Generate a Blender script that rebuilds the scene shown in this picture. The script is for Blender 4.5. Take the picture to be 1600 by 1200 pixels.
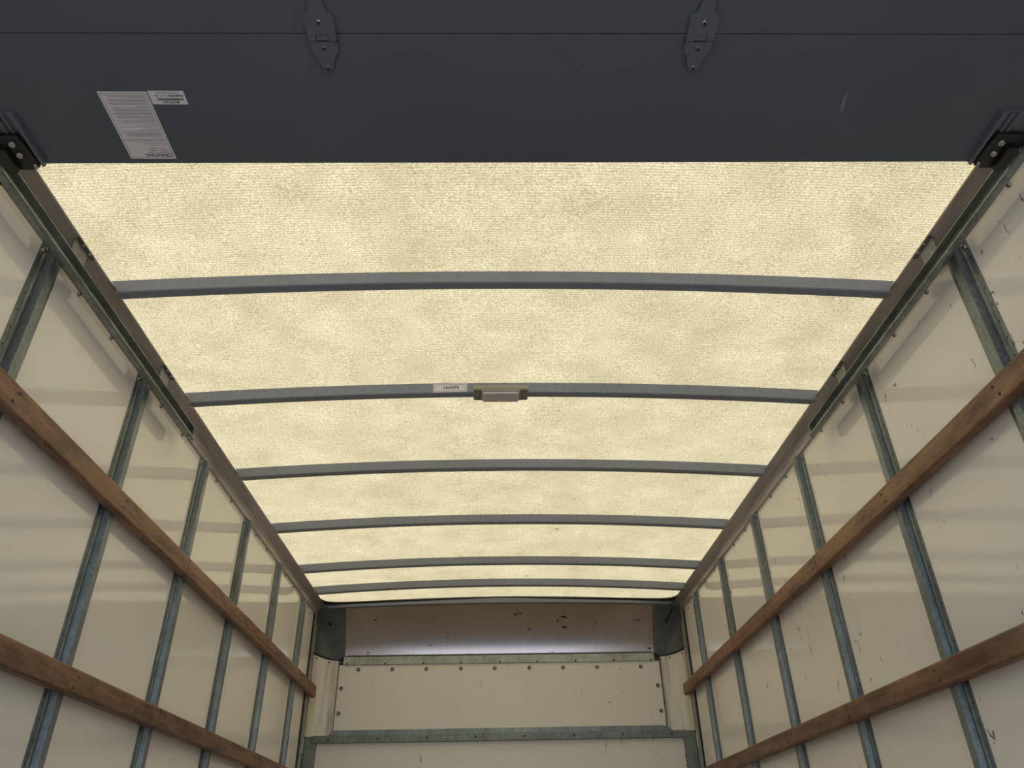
import bpy, math, random
from mathutils import Vector
random.seed(7)
S = bpy.context.scene
COL = S.collection
for o in list(bpy.data.objects):
    bpy.data.objects.remove(o)
ZO = 0.80            # the lens is 0.80 m above the truck floor; heights below are written from the lens

# ------------------------------------------------------------------ camera, sky, sun, exposure
cam = bpy.data.cameras.new('camera')
cam.sensor_fit = 'HORIZONTAL'
cam.sensor_width = 36.0
cam.lens = 1174.5 / 1600 * 36.0
cam.clip_start = 0.02
camo = bpy.data.objects.new('camera', cam)
COL.objects.link(camo)
R_ = Vector((0.99962238, -0.02086295, -0.01788375))
U_ = Vector((0.0039634, -0.53454566, 0.8451303))
F_ = Vector((0.02719159, 0.84488205, 0.53426112))
from mathutils import Matrix
mw = Matrix(((R_.x, U_.x, -F_.x, -0.0494), (R_.y, U_.y, -F_.y, 0.0), (R_.z, U_.z, -F_.z, ZO), (0, 0, 0, 1)))
camo.matrix_world = mw
S.camera = camo

world = bpy.data.worlds.new('sky')
S.world = world
world.use_nodes = True
wn = world.node_tree
sky = wn.nodes.new('ShaderNodeTexSky')
sky.sky_type = 'NISHITA'
sky.sun_disc = False
sky.sun_elevation = math.radians(58)
sky.sun_rotation = math.radians(-77)
bgn = wn.nodes['Background']
wn.links.new(sky.outputs[0], bgn.inputs['Color'])
bgn.inputs['Strength'].default_value = 0.17

sun = bpy.data.lights.new('sun', 'SUN')
sun.energy = 3.0
sun.color = (1.0, 0.95, 0.87)
sun.angle = math.radians(0.5)
suno = bpy.data.objects.new('sun', sun)
COL.objects.link(suno)
suno.location = (-2, 6, 9)
suno.rotation_euler = Vector((0.42, -0.10, -0.90)).to_track_quat('-Z', 'Y').to_euler()

S.view_settings.view_transform = 'Standard'
S.view_settings.look = 'None'
S.view_settings.gamma = 1.0
S.view_settings.use_curve_mapping = False
S.view_settings.exposure = 1.02

# ------------------------------------------------------------------ materials
MATS = {}

class N:
    """small node helper"""
    def __init__(s, name):
        s.m = bpy.data.materials.new(name)
        s.m.use_nodes = True
        s.t = s.m.node_tree
        s.b = s.t.nodes['Principled BSDF']
        s.out = s.t.nodes['Material Output']
        s.co = s.t.nodes.new('ShaderNodeTexCoord')
        g = s.t.nodes.new('ShaderNodeNewGeometry')
        s.pos = g.outputs['Position']
        MATS[name] = s.m

    def map(s, scale):
        n = s.t.nodes.new('ShaderNodeMapping')
        n.inputs['Scale'].default_value = scale
        s.t.links.new(s.pos, n.inputs['Vector'])
        return n.outputs[0]

    def noise(s, scale, detail=3, rough=0.55, vec=None, dist=0.0):
        n = s.t.nodes.new('ShaderNodeTexNoise')
        n.inputs['Scale'].default_value = scale
        n.inputs['Detail'].default_value = detail
        n.inputs['Roughness'].default_value = rough
        n.inputs['Distortion'].default_value = dist
        s.t.links.new(vec if vec is not None else s.pos, n.inputs['Vector'])
        return n.outputs['Fac']

    def ramp(s, fac, stops):
        n = s.t.nodes.new('ShaderNodeValToRGB')
        e = n.color_ramp.elements
        while len(e) < len(stops):
            e.new(0.5)
        for q, (p, c) in zip(e, stops):
            q.position = p
            q.color = (*c, 1) if len(c) == 3 else c
        s.t.links.new(fac, n.inputs[0])
        return n.outputs[0]

    def mix(s, a, b, fac=0.5, mode='MIX'):
        n = s.t.nodes.new('ShaderNodeMix')
        n.data_type = 'RGBA'
        n.blend_type = mode
        for sock, v in ((n.inputs[0], fac), (n.inputs[6], a), (n.inputs[7], b)):
            if isinstance(v, (int, float)):
                sock.default_value = v
            elif isinstance(v, tuple):
                sock.default_value = (*v, 1)
            else:
                s.t.links.new(v, sock)
        return n.outputs[2]

    def set(s, **k):
        for key, v in k.items():
            sock = s.b.inputs[{'color': 'Base Color', 'rough': 'Roughness', 'metal': 'Metallic', 'ior': 'IOR', 'spec': 'Specular IOR Level',
                               'aniso': 'Anisotropic', 'anirot': 'Anisotropic Rotation', 'normal': 'Normal'}[key]]
            if isinstance(v, (int, float)):
                sock.default_value = v
            elif isinstance(v, tuple):
                sock.default_value = (*v, 1)
            else:
                s.t.links.new(v, sock)
        return s

    def bump(s, h, strength=0.2, dist=0.002):
        n = s.t.nodes.new('ShaderNodeBump')
        n.inputs['Strength'].default_value = strength
        n.inputs['Distance'].default_value = dist
        s.t.links.new(h, n.inputs['Height'])
        s.t.links.new(n.outputs[0], s.b.inputs['Normal'])
        return s

W3 = (1, 1, 1)
# translucent fibreglass roof: weave lines, strand speckle and soft blotches in the sheet itself
m = N('fibreglass_roof')
blotch = m.ramp(m.noise(5.5, 6, 0.62), [(0.28, (0.74, 0.715, 0.66)), (0.72, (1, 1, 1))])
speck = m.ramp(m.noise(250, 3, 0.7, m.map((0.8, 1.0, 1.0))), [(0.34, (0.47, 0.45, 0.39)), (0.64, (1, 1, 1))])
wv = m.t.nodes.new('ShaderNodeTexWave')
wv.wave_type = 'BANDS'; wv.bands_direction = 'Y'
wv.inputs['Scale'].default_value = 34.0
wv.inputs['Distortion'].default_value = 1.6
wv.inputs['Detail'].default_value = 3.0
wv.inputs['Detail Scale'].default_value = 2.2
m.t.links.new(m.pos, wv.inputs['Vector'])
weave = m.ramp(wv.outputs['Fac'], [(0.0, (0.80, 0.79, 0.77)), (0.6, (1, 1, 1))])
spot = m.ramp(m.noise(11, 2, 0.5), [(0.205, (0.35, 0.3, 0.22)), (0.225, (1, 1, 1))])
c = m.mix(m.mix(blotch, speck, 1.0, 'MULTIPLY'), weave, 1.0, 'MULTIPLY')
c = m.mix(c, spot, 1.0, 'MULTIPLY')
tr = m.t.nodes.new('ShaderNodeBsdfTranslucent')
m.t.links.new(m.mix(c, (0.84, 0.73, 0.455), 1.0, 'MULTIPLY'), tr.inputs['Color'])
m.set(color=m.mix(c, (0.86, 0.80, 0.64), 1.0, 'MULTIPLY'), rough=0.6)
mx = m.t.nodes.new('ShaderNodeMixShader')
mx.inputs[0].default_value = 0.45
m.t.links.new(tr.outputs[0], mx.inputs[1])
m.t.links.new(m.b.outputs[0], mx.inputs[2])
m.t.links.new(mx.outputs[0], m.out.inputs['Surface'])

def wall_mat(name, base, scuff_amt, seed):
    m = N(name)
    tint = m.ramp(m.noise(1.7 + seed, 4), [(0.3, tuple(x * 0.95 for x in base)), (0.7, base)])
    # short dark scuffs and hairline scratches
    streak = m.noise(58, 2, 0.5, m.map((1, 0.75, 0.32)), 0.9)
    patch = m.noise(2.3 + seed * 0.3, 2, 0.5)
    a = m.ramp(streak, [(0.735 - scuff_amt * 0.02, (0, 0, 0)), (0.76 - scuff_amt * 0.02, (1, 1, 1))])
    b = m.ramp(patch, [(0.47, (0, 0, 0)), (0.55, (1, 1, 1))])
    k = m.mix(a, b, 1.0, 'MULTIPLY')
    m.set(color=m.mix(tint, (0.24, 0.21, 0.185), k), rough=0.075, spec=0.62)
    m.bump(m.noise(120, 1, 0.5), 0.010, 0.0006)
    return m
wall_mat('white_liner_left', (0.88, 0.85, 0.81), -0.4, 0.1)
wall_mat('white_liner_right', (0.88, 0.85, 0.81), 2.2, 0.7)
m = wall_mat('white_front_panel', (0.80, 0.765, 0.72), 1.6, 0.4)
m.set(rough=0.38)

def galv(name, lo, hi, rough=0.36, metal=0.85):
    m = N(name)
    v = m.t.nodes.new('ShaderNodeTexVoronoi'); v.inputs['Scale'].default_value = 140
    m.t.links.new(m.map((1, 1, 0.6)), v.inputs['Vector'])
    sp = m.ramp(v.outputs['Color'], [(0.1, lo), (0.9, hi)])
    ds = m.ramp(m.noise(9, 5, 0.65, m.map((1, 1, 0.5))), [(0.32, (0.62, 0.60, 0.56)), (0.62, W3)])
    m.set(color=m.mix(sp, ds, 1.0, 'MULTIPLY'), rough=rough, metal=metal)
    return m
galv('galvanised_post', (0.20, 0.24, 0.255), (0.29, 0.33, 0.345), 0.40, 0.6)
galv('galvanised_track', (0.27, 0.305, 0.30), (0.37, 0.405, 0.395), 0.38, 0.5)
galv('galvanised_rail', (0.38, 0.40, 0.38), (0.52, 0.545, 0.52), 0.45, 0.6)
galv('dark_galvanised', (0.17, 0.19, 0.185), (0.26, 0.28, 0.27), 0.45, 0.6)
m = N('aluminium_extrusion')
g = m.ramp(m.noise(14, 6, 0.7, m.map((1, 0.12, 1))), [(0.35, (0.42, 0.38, 0.355)), (0.65, (0.60, 0.555, 0.53))])
m.set(color=g, rough=0.36, metal=0.45)
m = N('brushed_aluminium')
br = m.noise(60, 4, 0.6, m.map((1, 0.02, 0.02)))
st = m.ramp(m.noise(9, 3, 0.6, m.map((1, 1, 2.6))), [(0.285, (0.14, 0.10, 0.085)), (0.32, W3)])
m.set(color=m.mix(m.ramp(br, [(0.3, (0.60, 0.56, 0.55)), (0.7, (0.66, 0.62, 0.61))]), st, 1.0, 'MULTIPLY'), rough=0.21, metal=1.0)
m = N('corner_aluminium')
m.set(color=m.ramp(m.noise(45, 5, 0.7, m.map((1, 1, 0.07))), [(0.28, (0.30, 0.26, 0.21)), (0.45, (0.62, 0.58, 0.50)), (0.7, (0.74, 0.70, 0.62))]), rough=0.4, metal=0.25)
m = N('grey_bow_paint')
m.set(color=m.ramp(m.noise(60, 4, 0.6), [(0.3, (0.215, 0.240, 0.285)), (0.7, (0.255, 0.282, 0.332))]), rough=0.42, spec=0.5)
m.bump(m.noise(420, 2), 0.08, 0.0006)
m = N('slate_door_paint')
sc1 = m.noise(16, 2, 0.5, m.map((1, 0.16, 1)), 0.5)
k = m.mix(m.ramp(sc1, [(0.715, (0, 0, 0)), (0.75, (0.8, 0.8, 0.8))]), m.ramp(m.noise(3.1, 2), [(0.5, (0, 0, 0)), (0.56, W3)]), 1.0, 'MULTIPLY')
sm = m.ramp(m.noise(9, 4, 0.6), [(0.24, (0.6, 0.6, 0.6)), (0.30, W3)])
base = m.mix(m.ramp(m.noise(2.0, 3), [(0.3, (0.098, 0.112, 0.138)), (0.7, (0.112, 0.127, 0.154))]), sm, 1.0, 'MULTIPLY')
m.set(color=m.mix(base, (0.42, 0.43, 0.44), k), rough=0.48)
N('hinge_steel').set(color=(0.150, 0.165, 0.195), rough=0.34, metal=0.2)
N('black_steel').set(color=(0.012, 0.012, 0.013), rough=0.42)
N('zinc_bolt').set(color=(0.38, 0.37, 0.35), rough=0.35, metal=0.8)
N('dark_hole').set(color=(0.02, 0.018, 0.016), rough=0.7)
N('black_rubber').set(color=(0.018, 0.018, 0.018), rough=0.65)
N('rust_brown').set(color=(0.055, 0.032, 0.02), rough=0.6)
N('white_washer').set(color=(0.78, 0.75, 0.70), rough=0.35)
m = N('grey_cap')
m.set(color=m.ramp(m.noise(20, 4), [(0.3, (0.105, 0.115, 0.11)), (0.7, (0.135, 0.145, 0.14))]), rough=0.42)
def wood(name, dark, light):
    m = N(name)
    wv = m.noise(34, 6, 0.68, m.map((1.0, 0.045, 1.0)), 0.8)
    a = m.ramp(wv, [(0.28, dark), (0.72, light)])
    d = m.ramp(m.noise(20, 7, 0.75, m.map((1, 0.28, 1))), [(0.33, (0.34, 0.30, 0.28)), (0.58, W3)])
    m.set(color=m.mix(a, d, 1.0, 'MULTIPLY'), rough=0.5)
    m.bump(wv, 0.35, 0.0012)
wood('wood_slat_upper', (0.170, 0.085, 0.046), (0.37, 0.205, 0.118))
wood('wood_slat_lower', (0.130, 0.066, 0.038), (0.31, 0.165, 0.095))
wood('floor_planks', (0.34, 0.27, 0.20), (0.52, 0.43, 0.34))
N('sticker_paper').set(color=(0.86, 0.83, 0.85), rough=0.45)
N('sticker_silver').set(color=(0.76, 0.75, 0.79), rough=0.4)
N('print_black').set(color=(0.03, 0.03, 0.03), rough=0.6)
N('print_grey').set(color=(0.20, 0.19, 0.19), rough=0.6)
N('lamp_base').set(color=(0.36, 0.34, 0.27), rough=0.45)
N('lamp_base_shaded').set(color=(0.24, 0.225, 0.19), rough=0.45)  # lamp base colour darkened, shade of its downward face put into the paint
m = N('lamp_lens')
m.set(color=(0.66, 0.59, 0.58), rough=0.25)
m = N('concrete_yard')
m.set(color=m.ramp(m.noise(3, 6), [(0.3, (0.36, 0.355, 0.35)), (0.7, (0.45, 0.445, 0.435))]), rough=0.85)

# ------------------------------------------------------------------ mesh helpers (heights measured from the lens)
class MB:
    def __init__(s):
        s.v, s.f, s.mi, s.sm, s.ms = [], [], [], [], []

    def face(s, idx, mat, smooth=False):
        if mat not in s.ms:
            s.ms.append(mat)
        s.f.append(idx); s.mi.append(s.ms.index(mat)); s.sm.append(smooth)

    def add(s, pts):
        b = len(s.v)
        s.v += [tuple(p) for p in pts]
        return b

    def box(s, x0, x1, y0, y1, z0, z1, mat):
        b = s.add([(x0, y0, z0), (x1, y0, z0), (x1, y1, z0), (x0, y1, z0), (x0, y0, z1), (x1, y0, z1), (x1, y1, z1), (x0, y1, z1)])
        for q in ((3, 2, 1, 0), (4, 5, 6, 7), (0, 1, 5, 4), (1, 2, 6, 5), (2, 3, 7, 6), (3, 0, 4, 7)):
            s.face([b + i for i in q], mat)
        return s

    def loft(s, rings, mat, closed=True, caps=True, smooth=False):
        n = len(rings[0])
        bs = [s.add(r) for r in rings]
        for a, b in zip(bs, bs[1:]):
            for i in range(n if closed else n - 1):
                j = (i + 1) % n
                s.face([a + i, a + j, b + j, b + i], mat, smooth)
        if caps and closed:
            s.face([bs[0] + i for i in reversed(range(n))], mat)
            s.face([bs[-1] + i for i in range(n)], mat)
        return s

    def prism_y(s, prof, y0, y1, mat, smooth=False):      # prof: (x, z)
        return s.loft([[(x, y0, z) for x, z in prof], [(x, y1, z) for x, z in prof]], mat, smooth=smooth)

    def prism_z(s, prof, z0, z1, mat):                    # prof: (x, y)
        return s.loft([[(x, y, z0) for x, y in prof], [(x, y, z1) for x, y in prof]], mat)

    def disc(s, c, n, r, h, mat, seg=12, dome=0.6, mat2=None, r2=0.5):
        """low domed screw head: centre c on the surface, outward normal n"""
        c, n = Vector(c), Vector(n).normalized()
        t = n.orthogonal().normalized(); u = n.cross(t)
        ring = lambda rr, hh: [c + n * hh + (t * math.cos(2 * math.pi * i / seg) + u * math.sin(2 * math.pi * i / seg)) * rr for i in range(seg)]
        rs = [ring(r, -0.0005), ring(r, h * 0.5), ring(r * dome, h)]
        bs = [s.add(q) for q in rs]
        for a, b in zip(bs, bs[1:]):
            for i in range(seg):
                s.face([a + i, a + (i + 1) % seg, b + (i + 1) % seg, b + i], mat, True)
        s.face([bs[-1] + i for i in range(seg)], mat2 or mat)
        return s

    def tube(s, pts, r, mat, seg=8):
        pts = [Vector(p) for p in pts]
        rings = []
        for i, p in enumerate(pts):
            d = (pts[min(i + 1, len(pts) - 1)] - pts[max(i - 1, 0)]).normalized()
            t = d.cross(Vector((0.31, 0.2, 0.93))).normalized(); u = d.cross(t)
            rr = r[i] if isinstance(r, (list, tuple)) else r
            rings.append([p + (t * math.cos(2 * math.pi * k / seg) + u * math.sin(2 * math.pi * k / seg)) * rr for k in range(seg)])
        return s.loft(rings, mat, smooth=True)

    def build(s, name, parent=None, bevel=0.0, label=None):
        vs = [Vector(p) for p in s.v]
        lo = Vector((min(p.x for p in vs), min(p.y for p in vs), min(p.z for p in vs)))
        hi = Vector((max(p.x for p in vs), max(p.y for p in vs), max(p.z for p in vs)))
        org = Vector(((lo.x + hi.x) / 2, (lo.y + hi.y) / 2, lo.z))
        me = bpy.data.meshes.new(name)
        me.from_pydata([tuple(p - org) for p in vs], [], s.f)
        for k in s.ms:
            me.materials.append(MATS[k])
        for p, a, b in zip(me.polygons, s.mi, s.sm):
            p.material_index = a; p.use_smooth = b
        import bmesh
        bm = bmesh.new(); bm.from_mesh(me)
        bmesh.ops.recalc_face_normals(bm, faces=bm.faces)
        bm.to_mesh(me); bm.free()
        me.update()
        o = bpy.data.objects.new(name, me)
        COL.objects.link(o)
        wl = org + Vector((0, 0, ZO))
        place(o, wl, parent)
        if bevel:
            md = o.modifiers.new('bevel', 'BEVEL'); md.width = bevel; md.segments = 2; md.limit_method = 'ANGLE'
        if label:
            o['label'] = label
        return o

WL = {}
def place(o, wl, parent):
    WL[o.name] = wl.copy()
    if parent is not None:
        o.parent = parent
        o.location = wl - WL[parent.name]
    else:
        o.location = wl

def empty(name, x, y, z):
    o = bpy.data.objects.new(name, None)
    o.empty_display_size = 0.05
    COL.objects.link(o)
    place(o, Vector((x, y, z + ZO)), None)
    return o

def tag(o, label, cat, group=None):
    o['label'] = label; o['category'] = cat
    if group:
        o['group'] = group
    return o

def struct(o, label=None):
    o['kind'] = 'structure'
    if label:
        o['label'] = label
    return o

def copy_part(src, parent, world_c):
    """a copy of a small part (screw, rivet), same mesh, placed at world point given from the lens"""
    o = src.copy(); COL.objects.link(o)
    place(o, Vector(world_c) + Vector((0, 0, ZO)), parent)
    return o

def text_mesh(body, size, fn, mat, name, parent, extrude=0.0):
    """flat lettering: fn maps text-space (u, v) to a point from the lens"""
    cu = bpy.data.curves.new('lettering', 'FONT')
    cu.body = body; cu.size = size; cu.align_x = 'LEFT'; cu.resolution_u = 2; cu.offset = 0.022 * size
    ob = bpy.data.objects.new('lettering', cu)
    COL.objects.link(ob)
    me = bpy.data.meshes.new_from_object(ob)
    bpy.data.objects.remove(ob)
    b = MB()
    b.add([fn(v.co.x, v.co.y) for v in me.vertices])
    for p in me.polygons:
        b.face(list(p.vertices), mat)
    return b

ORD = ['first', 'second', 'third', 'fourth', 'fifth', 'sixth']
REAR, FRONT, FLOOR = -0.75, 4.97, -ZO
HX = 1.182                       # inner face of the side walls
RZ = lambda x: 1.397 + 0.037 * (1 - min(1.0, (x / 1.12) ** 2))   # underside of the arched roof

# ------------------------------------------------------------------ setting: ground, floor, walls, roof
b = MB(); b.box(-30, 30, -40, 30, FLOOR - 1.02, FLOOR - 0.97, 'concrete_yard')
struct(b.build('ground'))
b = MB(); b.box(-1.20, 1.20, REAR, 5.03, FLOOR - 0.12, FLOOR - 0.0005, 'floor_planks')
fl = struct(b.build('floor'))
for i in range(12):
    x0 = -1.18 + i * 2.36 / 12
    b = MB(); b.box(x0 + 0.002, x0 + 2.36 / 12 - 0.002, REAR + 0.01, 4.96, FLOOR - 0.02, FLOOR + 0.004, 'floor_planks')
    b.build('plank', fl)

b = MB()
nx = 24
rings = []
for yy in (REAR - 0.03, 4.862):
    xs = [-1.20 + 2.40 * i / nx for i in range(nx + 1)]
    rings.append([(x, yy, RZ(x) + 0.001) for x in xs])
b.loft(rings, 'fibreglass_roof', closed=False, smooth=True)
roof = struct(b.build('ceiling'))

walls = {}
for sd, nm in ((-1, 'left'), (1, 'right')):
    b = MB()
    xs = sorted((sd * HX, sd * 1.205))
    b.box(xs[0], xs[1], REAR, 5.30, FLOOR - 0.12, 1.396, 'white_liner_' + nm)
    w = struct(b.build('wall_' + nm))
    walls[sd] = w
    # screws along the top edge, two in each bay
    scr = None
    dy = 0.0 if sd < 0 else -0.006
    for k in range(-1, 6):
        for off in (0.203, 0.408):
            yy = 1.433 + 0.604 * k + off + dy
            if yy < 1.0 or yy > 4.75:
                continue
            cpt = (sd * HX, yy, 1.332)
            if scr is None:
                q = MB(); q.disc(cpt, (-sd, 0, 0), 0.0068, 0.006, 'zinc_bolt', 12, 0.62, 'dark_hole')
                scr = q.build('screw', w)
                base_off = WL[scr.name] - (Vector(cpt) + Vector((0, 0, ZO)))
            else:
                copy_part(scr, w, Vector(cpt) + base_off)

# ------------------------------------------------------------------ roof rails along both side walls
for sd, nm in ((-1, 'left'), (1, 'right')):
    prof = [(-1.181, 1.342), (-1.1755, 1.342), (-1.172, 1.346), (-1.171, 1.374), (-1.1665, 1.379), (-1.155, 1.3815), (-1.124, 1.3895), (-1.120, 1.392), (-1.120, 1.3965), (-1.181, 1.3965)]
    prof = [(-sd * x, z) for x, z in prof]
    b = MB(); b.prism_y(prof, REAR, 4.90, 'aluminium_extrusion')
    r = b.build('roof_rail', None, 0.0012)
    tag(r, 'brown-grey metal roof rail running along the top of the %s wall' % nm, 'roof rail', 'roof rails')

# ------------------------------------------------------------------ roof bows
BOWY = [1.658, 2.258, 2.862, 3.464, 4.070, 4.466]
bow_labels = ['grey steel roof bow nearest the roll-up door', 'grey steel roof bow carrying the dome light and lettered sticker',
              'third grey roof bow counted from the roll-up door', 'fourth grey roof bow counted from the roll-up door',
              'fifth grey roof bow counted from the roll-up door', 'sixth grey roof bow, close in front of the front header']
def arch_bar(y0, y1, hgt, xe_top, xe_bot, mat, zf=RZ, rise=0.0, n=28):
    b = MB(); rings = []
    for i in range(n + 1):
        t = -1 + 2 * i / n
        xt, xb = t * xe_top, t * xe_bot
        zt = zf(xt) - 0.0005
        zb = zf(xt) - hgt
        rings.append([(xt, y0, zt), (xb, y0, zb + 0.003), (xb, y0 + 0.003, zb), (xb, y1 - 0.003, zb), (xb, y1, zb + 0.003), (xt, y1, zt)])
    b.loft(rings, mat)
    return b
bows = []
for k, yy in enumerate(BOWY):
    root = empty('roof_bow', 0, yy + 0.017, RZ(1.1) - 0.042)
    tag(root, bow_labels[k], 'roof bow', 'roof bows under the translucent roof')
    arch_bar(yy, yy + 0.034, 0.041, 1.119, 1.092, 'grey_bow_paint').build('bar', root)
    for sd in (-1, 1):
        q = MB()
        xs = sorted((sd * 1.100, sd * 1.1185))
        q.box(xs[0], xs[1], yy + 0.028, yy + 0.044, RZ(1.12) - 0.026, RZ(1.12) - 0.002, 'aluminium_extrusion')
        q.disc((sd * 1.1090, yy + 0.038, RZ(1.12) - 0.026), (0, 0, -1), 0.006, 0.004, 'zinc_bolt')
        q.build('end_clip', root)
    bows.append(root)

# sticker with lettering on the second bow
yb = BOWY[1]
b = MB()
zc = RZ(-0.196) - 0.021
sk = lambda u, v, d=0.0: (-0.1955 + u, yb - 0.0012 - d, zc + v + 0.030 * u)
def quad(b, pts, mat):
    i = b.add(pts); b.face([i, i + 1, i + 2, i + 3], mat)
rings = [[sk(u, v, 0.0), sk(u, v, -0.0010)] for u, v in ()]
i0 = b.add([sk(-.0595, -.0175), sk(.0595, -.0175), sk(.0595, .0175), sk(-.0595, .0175), sk(-.0595, -.0175, -.0012), sk(.0595, -.0175, -.0012), sk(.0595, .0175, -.0012), sk(-.0595, .0175, -.0012)])
for q in ((0, 1, 2, 3), (7, 6, 5, 4), (0, 4, 5, 1), (1, 5, 6, 2), (2, 6, 7, 3), (3, 7, 4, 0)):
    b.face([i0 + j for j in q], 'sticker_silver')
st = b.build('sticker', bows[1], label='silver sticker lettered LIGHTS')
b = MB()
def line(b, u0, v0, u1, v1, w, fn, mat):
    d = Vector((u1 - u0, v1 - v0)); n = Vector((-d.y, d.x)).normalized() * w / 2
    i = b.add([fn(u0 - n.x, v0 - n.y), fn(u1 - n.x, v1 - n.y), fn(u1 + n.x, v1 + n.y), fn(u0 + n.x, v0 + n.y)])
    b.face([i, i + 1, i + 2, i + 3], mat)
fn = lambda u, v: sk(u, v, 0.0006)
for a in ((-.055, -.0135, .055, -.0135), (-.055, .0135, .055, .0135), (-.055, -.0135, -.055, .0135), (.055, -.0135, .055, .0135)):
    line(b, *a, 0.0010, fn, 'print_black')
b.build('printed_border', st)
text_mesh('LIGHTS', 0.0165, lambda u, v: fn(u - 0.0235, v - 0.0045), 'print_black', 'print', st).build('printed_lettering', st)

# dome light under the second bow
root = empty('dome_light', -0.0175, 2.243, 1.350)
tag(root, 'small beige rectangular dome light under the second roof bow', 'ceiling light')
zt = RZ(0) - 0.0415
b = MB(); b.box(-0.113, 0.078, 2.209, 2.281, zt - 0.016, zt, 'lamp_base'); b.build('base_plate', root, 0.002)
b = MB(); b.box(-0.111, 0.076, 2.211, 2.279, zt - 0.019, zt - 0.0155, 'lamp_base_shaded'); b.build('base_shade', root, 0.001)  # thin darker sheet painting the shade on the underside of the base
b = MB()
prof = [(-0.086, 2.2065), (0.051, 2.2065), (0.051, 2.272), (-0.086, 2.272)]
shr = lambda f: [(-0.0175 + (x + 0.0175) * f, 2.239 + (y - 2.239) * f) for x, y in prof]
b.loft([[(x, y, zt - 0.0185) for x, y in shr(1.0)], [(x, y, zt - 0.026) for x, y in shr(0.985)]], 'lamp_base')
b.build('bezel', root, 0.002)
b = MB()
b.loft([[(x, y, zt - 0.0255) for x, y in shr(0.93)], [(x, y, zt - 0.034) for x, y in shr(0.88)]], 'lamp_lens')
b.build('lens', root, 0.003)
for x in (-0.098, 0.063):
    b = MB(); b.disc((x, 2.245, zt - 0.019), (0, 0, -1), 0.005, 0.003, 'zinc_bolt'); b.build('screw', root)

# ------------------------------------------------------------------ door tracks (hung from the roof rails, clear of the walls)
for sd, nm in ((-1, 'left'), (1, 'right')):
    root = empty('door_track', sd * 1.125, 0.9, 1.287)
    tag(root, 'galvanised C-shaped door track along the %s wall under the roof rail' % nm, 'door track', 'roll-up door tracks')
    X = lambda x: -sd * x      # profile written for the left side (negative x)
    outer = [(-1.1165, 1.3325), (-1.1380, 1.3325), (-1.1380, 1.2960), (-1.1365, 1.2915), (-1.1335, 1.2890), (-1.1230, 1.2880), (-1.1185, 1.2890), (-1.1150, 1.2920), (-1.1145, 1.2955), (-1.1165, 1.2985)]
    inner = [(-1.1185, 1.2965), (-1.1177, 1.2940), (-1.1205, 1.2918), (-1.1235, 1.2906), (-1.1325, 1.2914), (-1.1345, 1.2930), (-1.1355, 1.2965), (-1.1355, 1.3302), (-1.1165, 1.3302)]
    b = MB(); b.prism_y([(X(x), z) for x, z in outer + inner], -0.60, 2.408, 'galvanised_track')
    b.build('channel', root)
    b = MB()                   # stop plate closing the forward end
    b.prism_y([(X(x), z) for x, z in ((-1.1355, 1.291), (-1.119, 1.292), (-1.1165, 1.330), (-1.1355, 1.330))], 2.392, 2.395, 'dark_galvanised')
    b.build('stop_plate', root)
    for yc in ((1.503, 2.103) if sd < 0 else (1.494, 2.095)):
        b = MB()               # bent bracket: upright leaf on the track, sloping leaf under the rail
        b.box(*sorted((X(-1.1290), X(-1.1262))), yc - 0.033, yc + 0.033, 1.3328, 1.3860, 'dark_galvanised')
        b.loft([[(X(-1.1290), y, 1.3835), (X(-1.1170), y, 1.3865), (X(-1.1170), y, 1.3890), (X(-1.1290), y, 1.3860)] for y in (yc - 0.033, yc + 0.055)], 'dark_galvanised')
        for dy in (-0.012, 0.022):
            b.disc((X(-1.1225), yc + dy + 0.01, 1.3852), (0, 0, -1), 0.0045, 0.003, 'zinc_bolt')
        b.build('mounting_bracket', root)
        for dy in (0.005, 0.035):
            q = MB(); q.disc((X(-1.1345), yc + dy + 0.03, 1.2995), (-sd, 0, 0.25), 0.0042, 0.011, 'zinc_bolt'); q.build('rivet', root)
    b = MB(); b.disc((X(-1.127), 2.384, 1.2885), (0, 0, -1), 0.0065, 0.006, 'zinc_bolt'); b.build('end_bolt', root)

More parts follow.
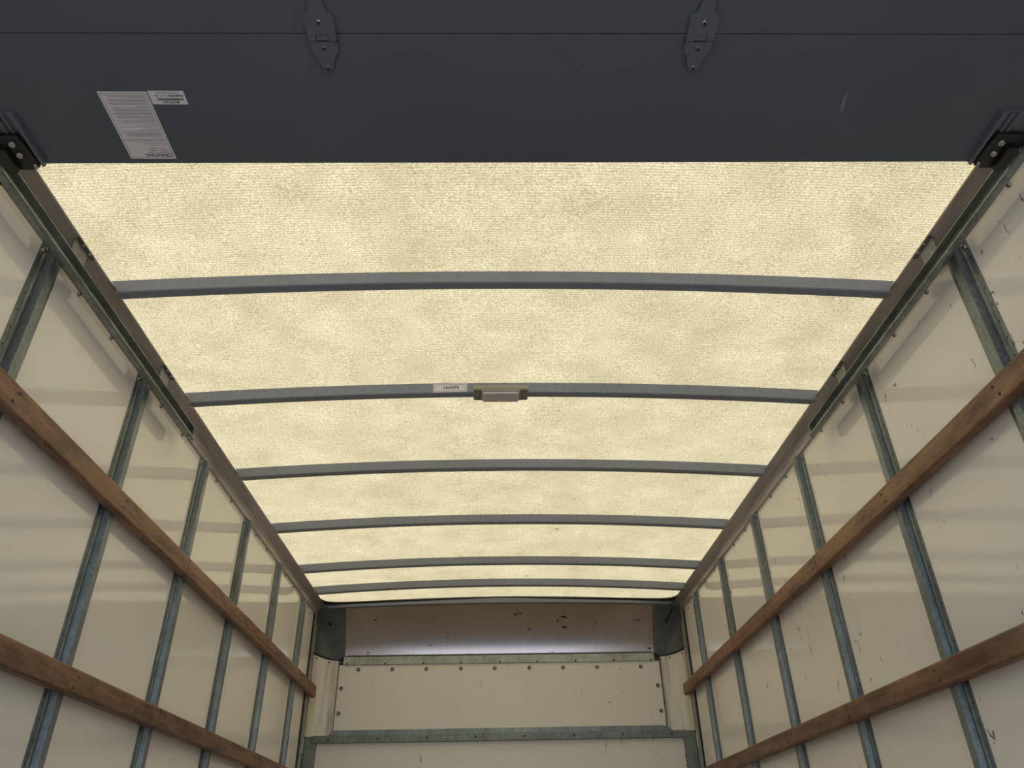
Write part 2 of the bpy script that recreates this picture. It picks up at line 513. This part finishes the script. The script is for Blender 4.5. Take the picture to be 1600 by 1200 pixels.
# ------------------------------------------------------------------ roll-up door (rolled up overhead, inner face down)
door = empty('door_1', 0, 0.4, 1.29)
struct(door, 'dark slate roll-up door stowed overhead, inner face down')
DZ = 1.320
SK = lambda x, y: y - 0.0078 * x              # the door hangs a touch out of square in its tracks
pw = 0.3118
for i in range(5):
    y1 = 1.1590 - i * pw; y0 = y1 - pw + 0.0022
    b = MB()
    pr = [(-1.108, SK(-1.108, y0)), (1.108, SK(1.108, y0)), (1.108, SK(1.108, y1)), (-1.108, SK(-1.108, y1))]
    b.prism_z(pr, DZ, DZ + 0.017, 'slate_door_paint')
    b.build('panel', door, 0.0012)
def hinge(xc, yj):
    """xc, yj: hinge centre on a joint line"""
    up = [(-0.0115, -0.080), (-0.0165, -0.060), (-0.0185, -0.056), (-0.0265, -0.052), (-0.0285, -0.048), (-0.0275, 0.002), (-0.0125, 0.002), (-0.0125, -0.011), (0.0125, -0.011), (0.0125, 0.002),
          (0.0275, 0.002), (0.0285, -0.048), (0.0265, -0.052), (0.0185, -0.056), (0.0165, -0.060), (0.0115, -0.080), (0.006, -0.088), (-0.006, -0.088)]
    dn = [(-0.0275, 0.0030), (-0.0265, 0.027), (-0.0205, 0.031), (-0.0110, 0.060), (-0.006, 0.068), (0.006, 0.068), (0.0110, 0.060), (0.0205, 0.031), (0.0265, 0.027), (0.0275, 0.0030),
          (0.0115, 0.0030), (0.0115, -0.0098), (-0.0115, -0.0098), (-0.0115, 0.0030)]
    # the joint line meets the hinge at y = 0; 12 mm back from the leaves' split
    h = empty('hinge', xc, yj, DZ - 0.008)
    h.parent = door; h.location = Vector((xc, SK(xc, yj), DZ - 0.008 + ZO)) - WL[door.name]
    WL[h.name] = Vector((xc, SK(xc, yj), DZ - 0.008 + ZO))
    P = lambda p: [(xc + 0.967 * x, SK(xc, yj) + 0.967 * y + 0.010) for x, y in p]
    b = MB(); b.prism_z(P(up), DZ - 0.0070, DZ - 0.0015, 'hinge_steel')
    b.disc((xc, SK(xc, yj) - 0.027, DZ - 0.0070), (0, 0, -1), 0.0052, 0.004, 'zinc_bolt', 12, 0.6, 'dark_hole')
    b.build('upper_leaf', h)
    b = MB(); b.prism_z(P(dn), DZ - 0.0060, DZ - 0.0015, 'hinge_steel')
    for yy in (0.026, 0.068):
        b.disc((xc, SK(xc, yj) + yy, DZ - 0.0060), (0, 0, -1), 0.0052, 0.004, 'hinge_steel', 12, 0.6, 'dark_hole')
    b.build('lower_leaf', h)
    b = MB(); b.tube([(xc - 0.0275, SK(xc, yj) + 0.012, DZ - 0.0035), (xc + 0.0275, SK(xc, yj) + 0.012, DZ - 0.0035)], 0.0030, 'black_steel', 8)
    b.build('pin', h)
for xc in (-0.3657, 0.3504):
    hinge(xc, 0.8466)
# corner roller brackets
for sd in (-1, 1):
    h = empty('roller_bracket', sd * 1.07, 1.085, DZ - 0.03)
    h.parent = door
    yb_ = SK(sd * 1.07, 0)
    wl = Vector((sd * 1.07, 1.085 + yb_, DZ - 0.03 + ZO)); h.location = wl - WL[door.name]; WL[h.name] = wl
    X = lambda x: -sd * x
    b = MB()      # ribbed plate against the panel
    for (xa, xb_, za, zb) in ((-1.104, -1.0305, DZ - 0.004, DZ - 0.0004), (-1.0368, -1.0305, DZ - 0.012, DZ - 0.004), (-1.0561, -1.0518, DZ - 0.009, DZ - 0.004), (-1.0701, -1.0658, DZ - 0.009, DZ - 0.004)):
        b.box(*sorted((X(xa), X(xb_))), 1.0202 + yb_, 1.157 + yb_, za, zb, 'hinge_steel')
    b.build('plate', h)
    b = MB()      # black roller carrier
    b.prism_z([(X(-1.106), 1.071 + yb_), (X(-1.047), 1.069 + yb_), (X(-1.040), 1.112 + yb_), (X(-1.040), 1.156 + yb_), (X(-1.055), 1.163 + yb_), (X(-1.106), 1.163 + yb_)], DZ - 0.016, DZ - 0.004, 'black_steel')
    b.box(*sorted((X(-1.108), X(-1.082))), 1.098 + yb_, 1.160 + yb_, DZ - 0.028, DZ - 0.014, 'black_steel')
    b.build('carrier', h, 0.0015)
    for (px, py) in ((-1.0653, 1.091), (-1.0643, 1.120)):
        b = MB(); b.disc((X(px), py + yb_, DZ - 0.0155), (0, 0, -1), 0.0076, 0.006, 'zinc_bolt', 6, 0.9); b.build('bolt', h)
    b = MB(); b.tube([(X(-1.0465), 1.145 + yb_, DZ - 0.016), (X(-1.0465), 1.156 + yb_, DZ - 0.019)], 0.004, 'zinc_bolt', 8); b.build('pin', h)
    b = MB()      # roller riding in the track
    b.tube([(X(-1.082), 1.128 + yb_, 1.3115), (X(-1.122), 1.128 + yb_, 1.3115)], 0.0042, 'zinc_bolt', 10)
    b.tube([(X(-1.1195), 1.128 + yb_, 1.3115), (X(-1.1215), 1.128 + yb_, 1.3115), (X(-1.1315), 1.128 + yb_, 1.3115), (X(-1.1335), 1.128 + yb_, 1.3115)], [0.0130, 0.0160, 0.0160, 0.0130], 'zinc_bolt', 20)
    b.build('roller', h)
# the long and the short paper sticker on the panel: lettering reads the other way up
def sticker(x0, x1, y0, y1, name, label):
    b = MB(); b.box(x0, x1, y0, y1, DZ - 0.0007, DZ - 0.0001, 'sticker_paper')
    return b.build(name, door, label=label)
SZ = DZ - 0.0010
big = sticker(-0.8410, -0.7423, 0.9800, 1.1512, 'instruction_sticker', 'long white instruction sticker with rows of fine print')
fnb = lambda u, v: (-0.7423 - 0.967 * u, 1.1512 - 0.967 * v, SZ)          # u runs to the reader's right, v down the page
b = MB()
for a in ((.004, .004, .098, .004), (.004, .173, .098, .173), (.004, .004, .004, .173), (.098, .004, .098, .173)):
    line(b, *a, 0.0007, fnb, 'print_black')
b.build('printed_border', big)
b = MB()
rr = random.Random(3)
v = 0.0385
while v < 0.169:
    short = rr.random() < 0.28
    u = 0.008; end = rr.uniform(0.03, 0.06) if short else rr.uniform(0.082, 0.094)
    while u < end:
        wl_ = rr.uniform(0.003, 0.009)
        line(b, u, v, min(u + wl_, end), v, 0.00085, fnb, 'print_grey')
        u += wl_ + 0.0009
    v += 0.0048 if short and rr.random() < 0.7 else rr.choice((0.0024, 0.0024, 0.0042))
for (v_, u0, u1) in ((0.0225, 0.010, 0.028), (0.0225, 0.036, 0.052), (0.0250, 0.010, 0.026), (0.0250, 0.037, 0.053), (0.0300, 0.014, 0.050), (0.0175, 0.008, 0.056)):
    line(b, u0, v_, u1, v_, 0.0009, fnb, 'print_grey')
b.build('printed_lines', big)
b = text_mesh('WHITING', 0.0108, lambda u, v: fnb(u * 0.98 + 0.0185, 0.0145 - v), 'print_black', 'print', big)
for a in ((.0065, .0072, .0175, .0072), (.0065, .0142, .0175, .0142), (.0070, .0072, .0070, .0142), (.0170, .0072, .0170, .0142), (.0150, .0072, .0175, .0142)):
    line(b, *a, 0.0014, fnb, 'print_black')
b.build('printed_logo', big)
sml = sticker(-0.7399, -0.6684, 0.9776, 1.0095, 'serial_sticker', 'short white serial number sticker with a barcode')
fns = lambda u, v: (-0.6684 - 0.967 * u, 1.0095 - 0.967 * v, SZ)
b = text_mesh('WHITING', 0.0066, lambda u, v: fns(u * 0.98 + 0.0225, 0.0078 - v), 'print_black', 'print', sml)
line(b, 0.0170, 0.0055, 0.0215, 0.0055, 0.0045, fns, 'print_black')
b.build('printed_logo', sml)
b = MB(); u = 0.006
while u < 0.060:
    w_ = rr.choice((0.0004, 0.0008, 0.0012))
    line(b, u + w_ / 2, 0.0095, u + w_ / 2, 0.0160, w_, fns, 'print_black')
    u += w_ + rr.choice((0.0005, 0.0009))
b.build('printed_barcode', sml)
text_mesh('W000149929 - S - 2 - 45', 0.0066, lambda u, v: fns(u * 0.86 + 0.004, 0.0240 - v), 'print_black', 'print', sml).build('printed_number', sml)
b = MB()
for (u0, u1) in ((0.012, 0.018), (0.019, 0.030), (0.031, 0.034), (0.035, 0.046), (0.048, 0.058)):
    line(b, u0, 0.0285, u1, 0.0285, 0.0016, fns, 'print_grey')
b.build('printed_lines', sml)

# ------------------------------------------------------------------ wall posts (galvanised hat channels)
def post(sd, k):
    nm = 'left' if sd < 0 else 'right'
    y0 = 1.436 + 0.604 * k + (0 if sd < 0 else -0.014 + 0.002 * k)
    top = 1.3405 if k > 1 else 1.3385
    root = empty('wall_post', sd * HX, y0 + 0.05, FLOOR)
    where = ['nearest the roll-up door', 'second from the roll-up door', 'third from the roll-up door', 'fourth from the roll-up door', 'fifth from the roll-up door', 'nearest the front wall']
    tag(root, 'galvanised steel post on the %s wall, %s' % (nm, where[k]), 'wall post', '%s wall posts' % nm)
    fw, d, fc, sl, t = 0.030, 0.021, 0.027, 0.0035, 0.0016
    xw = HX - 0.0004
    # outline seen from above, wall side then room side: (distance from wall, y)
    pr = [(0, 0), (t, 0), (t, fw - 0.012), (t + 0.0028, fw - 0.009), (t + 0.0028, fw - 0.005), (t, fw - 0.002), (t, fw), (d, fw + sl), (d, fw + sl + fc), (t, fw + 2 * sl + fc), (t, 2 * fw + 2 * sl + fc), (0, 2 * fw + 2 * sl + fc)]
    P = [(sd * (xw - a), y0 + yy) for a, yy in pr]
    b = MB(); b.prism_z(P, FLOOR + 0.003, top, 'galvanised_post')
    zz = top - 0.055
    while zz > 0.1:                                     # punched holes down the flange
        b.disc((sd * (xw - t), y0 + 0.0085, zz), (-sd, 0, 0), 0.0026, 0.0006, 'dark_hole', 8, 0.8)
        zz -= 0.0508
    b.build('channel', root)
    for zz in (top - 0.018,):
        q = MB(); q.disc((sd * (xw - t), y0 + 0.012, zz), (-sd, 0, 0), 0.0075, 0.006, 'zinc_bolt', 12, 0.6, 'dark_hole'); q.build('screw', root)
    return y0
PY = {}
for sd in (-1, 1):
    for k in range(6):
        PY[sd, k] = post(sd, k)

# ------------------------------------------------------------------ wooden lashing slats
def slat(sd, upper):
    nm = 'left' if sd < 0 else 'right'
    root = empty('lashing_slat', sd * 1.145, 2.1, 0.3)
    row = 'upper' if upper else 'lower'
    tag(root, '%s brown wooden lashing slat screwed across the %s wall posts' % (row, nm), 'wooden slat', 'wooden lashing slats')
    ztop = {(-1, True): lambda y: 0.9520 - 0.0061 * y, (1, True): lambda y: 0.957 - 0.0108 * y,
            (-1, False): lambda y: 0.4500 - 0.0040 * y, (1, False): lambda y: 0.4330 - 0.0035 * y}[sd, upper]
    h = 0.0665 if upper else 0.062
    x0, x1 = 1.1605, 1.1325
    mat = 'wood_slat_upper' if upper else 'wood_slat_lower'
    joint = {(-1, True): 2.637, (1, True): 2.650, (-1, False): 2.668, (1, False): 2.672}[sd, upper]
    rc = 0.007
    for (ya, yb2) in ((-0.65, joint - 0.0025), (joint + 0.0025, 4.925)):
        b = MB(); rings = []
        n = 14
        for i in range(n + 1):
            y = ya + (yb2 - ya) * i / n
            zt = ztop(y); wob = random.uniform(-0.0007, 0.0007)
            pr = [(x0, zt), (x1 + rc, zt + wob)]
            for a in range(1, 5):
                an = math.pi / 2 * a / 4
                pr.append((x1 + rc - rc * math.sin(an), zt - rc + rc * math.cos(an) + wob))
            pr.append((x1 - 0.0006 + wob, zt - h / 2))
            for a in range(0, 5):
                an = math.pi / 2 * a / 4
                pr.append((x1 + rc - rc * math.cos(an), zt - h + rc - rc * math.sin(an) + wob))
            pr.append((x0, zt - h))
            rings.append([(sd * x, y, z) for x, z in pr])
        b.loft(rings, mat)
        b.build('board', root)
    for k in range(6):
        y = PY[sd, k] + 0.050
        for dz, dy in ((0.019, 0.008), (0.046, -0.006)):
            q = MB(); q.disc((sd * (x1 - 0.0001), y + dy, ztop(y) - dz), (-sd, 0, 0), 0.0045, 0.0014, 'rust_brown', 8, 0.6, 'dark_hole'); q.build('screw', root)
for sd in (-1, 1):
    for up in (True, False):
        slat(sd, up)

# ------------------------------------------------------------------ front wall with the nose above it
b = MB()
b.box(-1.20, 1.20, 5.00, 5.03, FLOOR - 0.12, 1.055, 'dark_galvanised')
b.box(-1.22, 1.22, 5.03, 5.34, 0.95, 1.00, 'dark_galvanised')        # unseen outer nose shell, added to keep daylight out of the nose
b.box(-1.22, 1.22, 5.30, 5.34, 1.00, 1.46, 'dark_galvanised')
b.box(-1.22, 1.22, 4.865, 5.30, 1.445, 1.46, 'dark_galvanised')
wf = struct(b.build('wall_front'))
# upper and lower white panel
b = MB(); b.box(-1.013, 1.009, 4.968, 5.000, 0.655, 1.052, 'white_front_panel'); b.build('panel', wf, 0.001)
b = MB(); b.box(-1.105, 1.105, 4.974, 5.000, FLOOR + 0.005, 0.640, 'white_front_panel'); b.build('panel', wf, 0.001)
riv = None
rp = [(x, 1.0235 - 0.005 * (x + 0.89) / 1.78) for x in (-0.892, -0.680, -0.467, -0.250, -0.037, 0.182, 0.396, 0.611, 0.888)] + [(-0.989, 0.914), (-0.989, 0.770), (0.984, 0.904), (0.986, 0.757)]
for x, z in rp:
    cpt = Vector((x, 4.968, z))
    if riv is None:
        q = MB()
        q.disc(cpt, (0, -1, 0), 0.0170, 0.0022, 'white_washer', 16, 0.85)
        q.disc(cpt + Vector((0, -0.0018, 0)), (0, -1, 0), 0.0112, 0.0035, 'rust_brown', 12, 0.45, 'zinc_bolt')
        riv = q.build('rivet', wf); roff = WL[riv.name] - (cpt + Vector((0, 0, ZO)))
    else:
        copy_part(riv, wf, cpt + roff)
# rounded corner strips
for sd in (-1, 1):
    b = MB(); rings = []
    for i in range(11):
        a = math.pi / 2 * i / 10
        # from the side wall round into the front panel
        x = 1.172 - 0.150 * (1 - math.cos(a)); y = 4.925 + 0.062 * math.sin(a)
        zt = 1.112 - 0.030 * math.sin(a) ** 2
        rings.append([(sd * x, y, 0.640), (sd * x, y, zt), (sd * (x + 0.004), y + 0.005, zt), (sd * (x + 0.004), y + 0.005, 0.640)])
    b.loft(rings, 'corner_aluminium', smooth=False)
    b.build('corner_strip', wf)
    for (a, z) in ((0.42, 1.092), (1.15, 1.073)):
        x = 1.172 - 0.150 * (1 - math.cos(a)); y = 4.925 + 0.062 * math.sin(a)
        q = MB(); q.disc((sd * x, y, z), (-sd * math.cos(a), -math.sin(a), 0), 0.0055, 0.003, 'black_steel', 10); q.build('screw', wf)
# upper galvanised cross rail with a row of holes
def cross_rail(z0, z1, xl, xr, y0, y1, mat, holes, zh, label, flange=None):
    root = empty('cross_rail', 0, (y0 + y1) / 2, z0)
    tag(root, label, 'cross rail')
    b = MB(); b.box(xl, xr, y0, y1, z0, z1, mat); b.build('rail', root, 0.0015)
    if flange:
        fz, fx, fy = flange
        b = MB()
        pts = [(-fx - 0.035, z1 - 0.001), (fx + 0.035, z1 - 0.001), (fx, fz), (-fx, fz)]
        b.loft([[(x, yy, z) for x, z in pts] for yy in (fy, 5.0)], 'galvanised_post'); b.build('flange', root)
    for x in holes:
        q = MB(); q.disc((x, y0, zh), (0, -1, 0), 0.0058, 0.002, 'dark_hole', 10); q.build('screw_hole', root)
cross_rail(1.0500, 1.0990, -0.989, 0.980, 4.958, 5.020, 'galvanised_rail', (-0.965, -0.726, -0.485, -0.247, -0.005, 0.233, 0.477, 0.720, 0.955), 1.0570,
           'pale galvanised cross rail below the curved aluminium panel')
cross_rail(0.6040, 0.6440, -1.128, 1.124, 4.948, 4.998, 'dark_galvanised', (-1.033, -0.740, -0.445, -0.152, 0.142, 0.439, 0.733, 1.032), 0.6250,
           'dark galvanised cross rail between the two white front panels', flange=(0.674, 1.010, 4.960))
for sd, nm in ((-1, 'left'), (1, 'right')):
    b = MB(); b.box(*sorted((sd * 1.106, sd * 1.176)), 4.956, 4.999, FLOOR + 0.005, 0.6430, 'dark_galvanised')
    o = b.build('corner_post', None, 0.002)
    tag(o, 'short grey steel corner post at the %s end of the lower cross rail' % nm, 'corner post', 'front corner posts')
# nose above the front wall: curved aluminium panel between moulded grey corners
nose = empty('nose_liner', 0, 5.0, 1.07)
tag(nose, 'curved shiny aluminium nose liner with dark grey moulded corners above the front wall', 'nose liner')
b = MB(); rings = []
YN = lambda z: 4.5245 + math.sqrt(max(0.0, 0.5344 ** 2 - (max(z, 1.09) - 1.0156) ** 2))
n = 26
for i in range(n + 1):
    a = math.radians(40 + 42 * i / n)
    y = 4.5245 + 0.5344 * math.sin(a); z = 1.0156 + 0.5344 * math.cos(a)
    ny, nz = math.sin(a), math.cos(a)
    rings.append([(-1.020, y, z), (1.003, y, z), (1.003, y + 0.004 * ny, z + 0.004 * nz), (-1.020, y + 0.004 * ny, z + 0.004 * nz)])
b.loft(rings, 'brushed_aluminium')
o = b.build('aluminium_panel', nose, label='brushed aluminium sheet with a bright reflection along its foot')
for p in o.data.polygons:
    p.use_smooth = True
md = o.modifiers.new('split', 'EDGE_SPLIT'); md.split_angle = math.radians(40)
for sd, nm in ((-1, 'left'), (1, 'right')):
    b = MB(); n1, n2 = 26, 26
    grid = []
    for i in range(n1 + 1):
        x = 1.178 - (1.178 - 1.000) * (i / n1) ** 1.6
        row = []
        for j in range(n2 + 1):
            z = 1.070 + (1.418 - 1.070) * j / n2
            yv = 4.915 + 0.142 * math.sqrt(max(0.0, 1 - ((x - 0.975) / 0.205) ** 2))
            row.append(b.add([(sd * x, min(yv, YN(z) - 0.006), z)]))
        grid.append(row)
    for i in range(n1):
        for j in range(n2):
            b.face([grid[i][j], grid[i + 1][j], grid[i + 1][j + 1], grid[i][j + 1]], 'grey_cap', True)
    o = b.build('corner_cap', nose, label='dark grey moulded %s corner' % nm)
    md = o.modifiers.new('thick', 'SOLIDIFY'); md.thickness = 0.004; md.offset = 1
    b = MB(); pts = []          # rib added along the crease to bring out its lighter edge
    for j in range(19):
        z = 1.120 + (1.400 - 1.120) * j / 18
        yq = min(YN(z) - 0.006, 5.055)
        x = 0.975 + 0.205 * math.sqrt(max(0.0, 1 - ((yq - 4.915) / 0.142) ** 2))
        pts.append((sd * x, yq - 0.002, z))
    b.tube(pts, 0.0042, 'grey_cap', 8); b.build('rib', o)
    b = MB(); pts = []          # black tube standing in for the shaded gap under the corner
    for i in range(11):
        a = math.pi / 2 * i / 10
        pts.append((sd * (1.168 - 0.165 * (1 - math.cos(a)) - 0.01 * math.sin(a)), 4.930 + 0.062 * math.sin(a), 1.1175 - 0.034 * math.sin(a) ** 2))
    b.tube(pts, 0.0055, 'black_rubber', 8)
    b.build('gap_shade_strip', nose, label='black strip standing in for the shaded gap')
b = MB(); b.tube([(-1.02, 4.995, 1.085), (-0.992, 4.992, 1.104), (-0.97, 4.990, 1.1075), (0, 4.990, 1.1075), (0.965, 4.990, 1.1070), (0.985, 4.992, 1.102), (1.02, 4.995, 1.082)], 0.0065, 'black_rubber', 8)
b.build('gap_shade_strip', nose, label='black strip standing in for the shaded gap')  # black tube painting the dark gap above the upper cross rail
# front header
root = empty('front_header', 0, 4.845, 1.37)
tag(root, 'grey front header where the roof meets the front wall', 'roof header')
ZH = lambda x: RZ(x)
b = arch_bar(4.832, 4.866, 0.041, 1.108, 1.100, 'grey_bow_paint', lambda x: 1.414 + 0.021 * (1 - (x / 1.12) ** 2)); b.build('bar', root)
for sd in (-1, 1):           # rounded gusset filling the roof corner
    pts = [(1.123, 4.69), (1.112, 4.738), (1.090, 4.772), (1.050, 4.794), (1.000, 4.806), (0.93, 4.815), (0.80, 4.822), (0.0, 4.829), (0.0, 4.832), (1.123, 4.832)]
    b = MB()
    b.loft([[(sd * x, y, RZ(x) - dz) for x, y in pts] for dz in (0.0065, 0.001)], 'black_rubber'); b.build('corner_gusset', root)
# vertical seam strips where side wall meets the nose
for sd, nm in ((-1, 'left'), (1, 'right')):
    root = empty('seam_strip', sd * HX, 4.87, FLOOR)
    tag(root, 'narrow grey seam strip between dark joints at the front end of the %s wall' % nm, 'trim strip', 'front seam strips')
    X = lambda d0, d1: sorted((sd * (HX - d0), sd * (HX - d1)))
    b = MB(); b.box(*X(-0.0002, 0.0035), 4.828, 4.918, FLOOR + 0.004, 1.341, 'black_rubber'); b.build('groove_shade', root)  # black strip painting the shaded grooves on either side of the seam
    b = MB(); b.box(*X(0.0032, 0.0095), 4.860, 4.896, FLOOR + 0.004, 1.338, 'galvanised_rail'); b.build('strip', root, 0.0015)
    q = MB(); q.disc((sd * (HX), 4.715, 1.312), (-sd, 0, 0), 0.006, 0.003, 'black_steel', 10); q.build('screw', walls[sd])
    b = MB(); b.box(*X(0.0002, 0.0040), 4.920, 5.000, 0.55, 1.290, 'white_front_panel'); s_ = b.build('edge_strip', walls[sd], 0.001)
    for z in (1.205, 1.125, 0.845):
        q = MB(); q.disc((sd * (HX - 0.004), 4.955, z), (-sd, 0, 0), 0.0052, 0.003, 'rust_brown', 10); q.build('screw', s_)
# bits of cable in the front corners
b = MB(); b.tube([(1.122, 4.880, 1.362), (1.104, 4.900, 1.335), (1.085, 4.915, 1.300), (1.074, 4.925, 1.276)], [0.0075, 0.0075, 0.0085, 0.0095], 'black_rubber', 10)
tag(b.build('cable_end'), 'black cable end hanging in the right front corner', 'cable')
b = MB(); b.tube([(-1.105, 4.965, 1.318), (-1.103, 4.955, 1.305), (-1.096, 4.950, 1.297), (-1.088, 4.955, 1.300)], 0.0060, 'black_rubber', 10)
tag(b.build('cable_end'), 'short black cable stub on the left grey corner cap', 'cable')
# rear frame over the opening
b = MB(); b.box(-1.20, 1.20, REAR - 0.03, REAR, 1.385, 1.397, 'dark_galvanised')
struct(b.build('trim_1'))
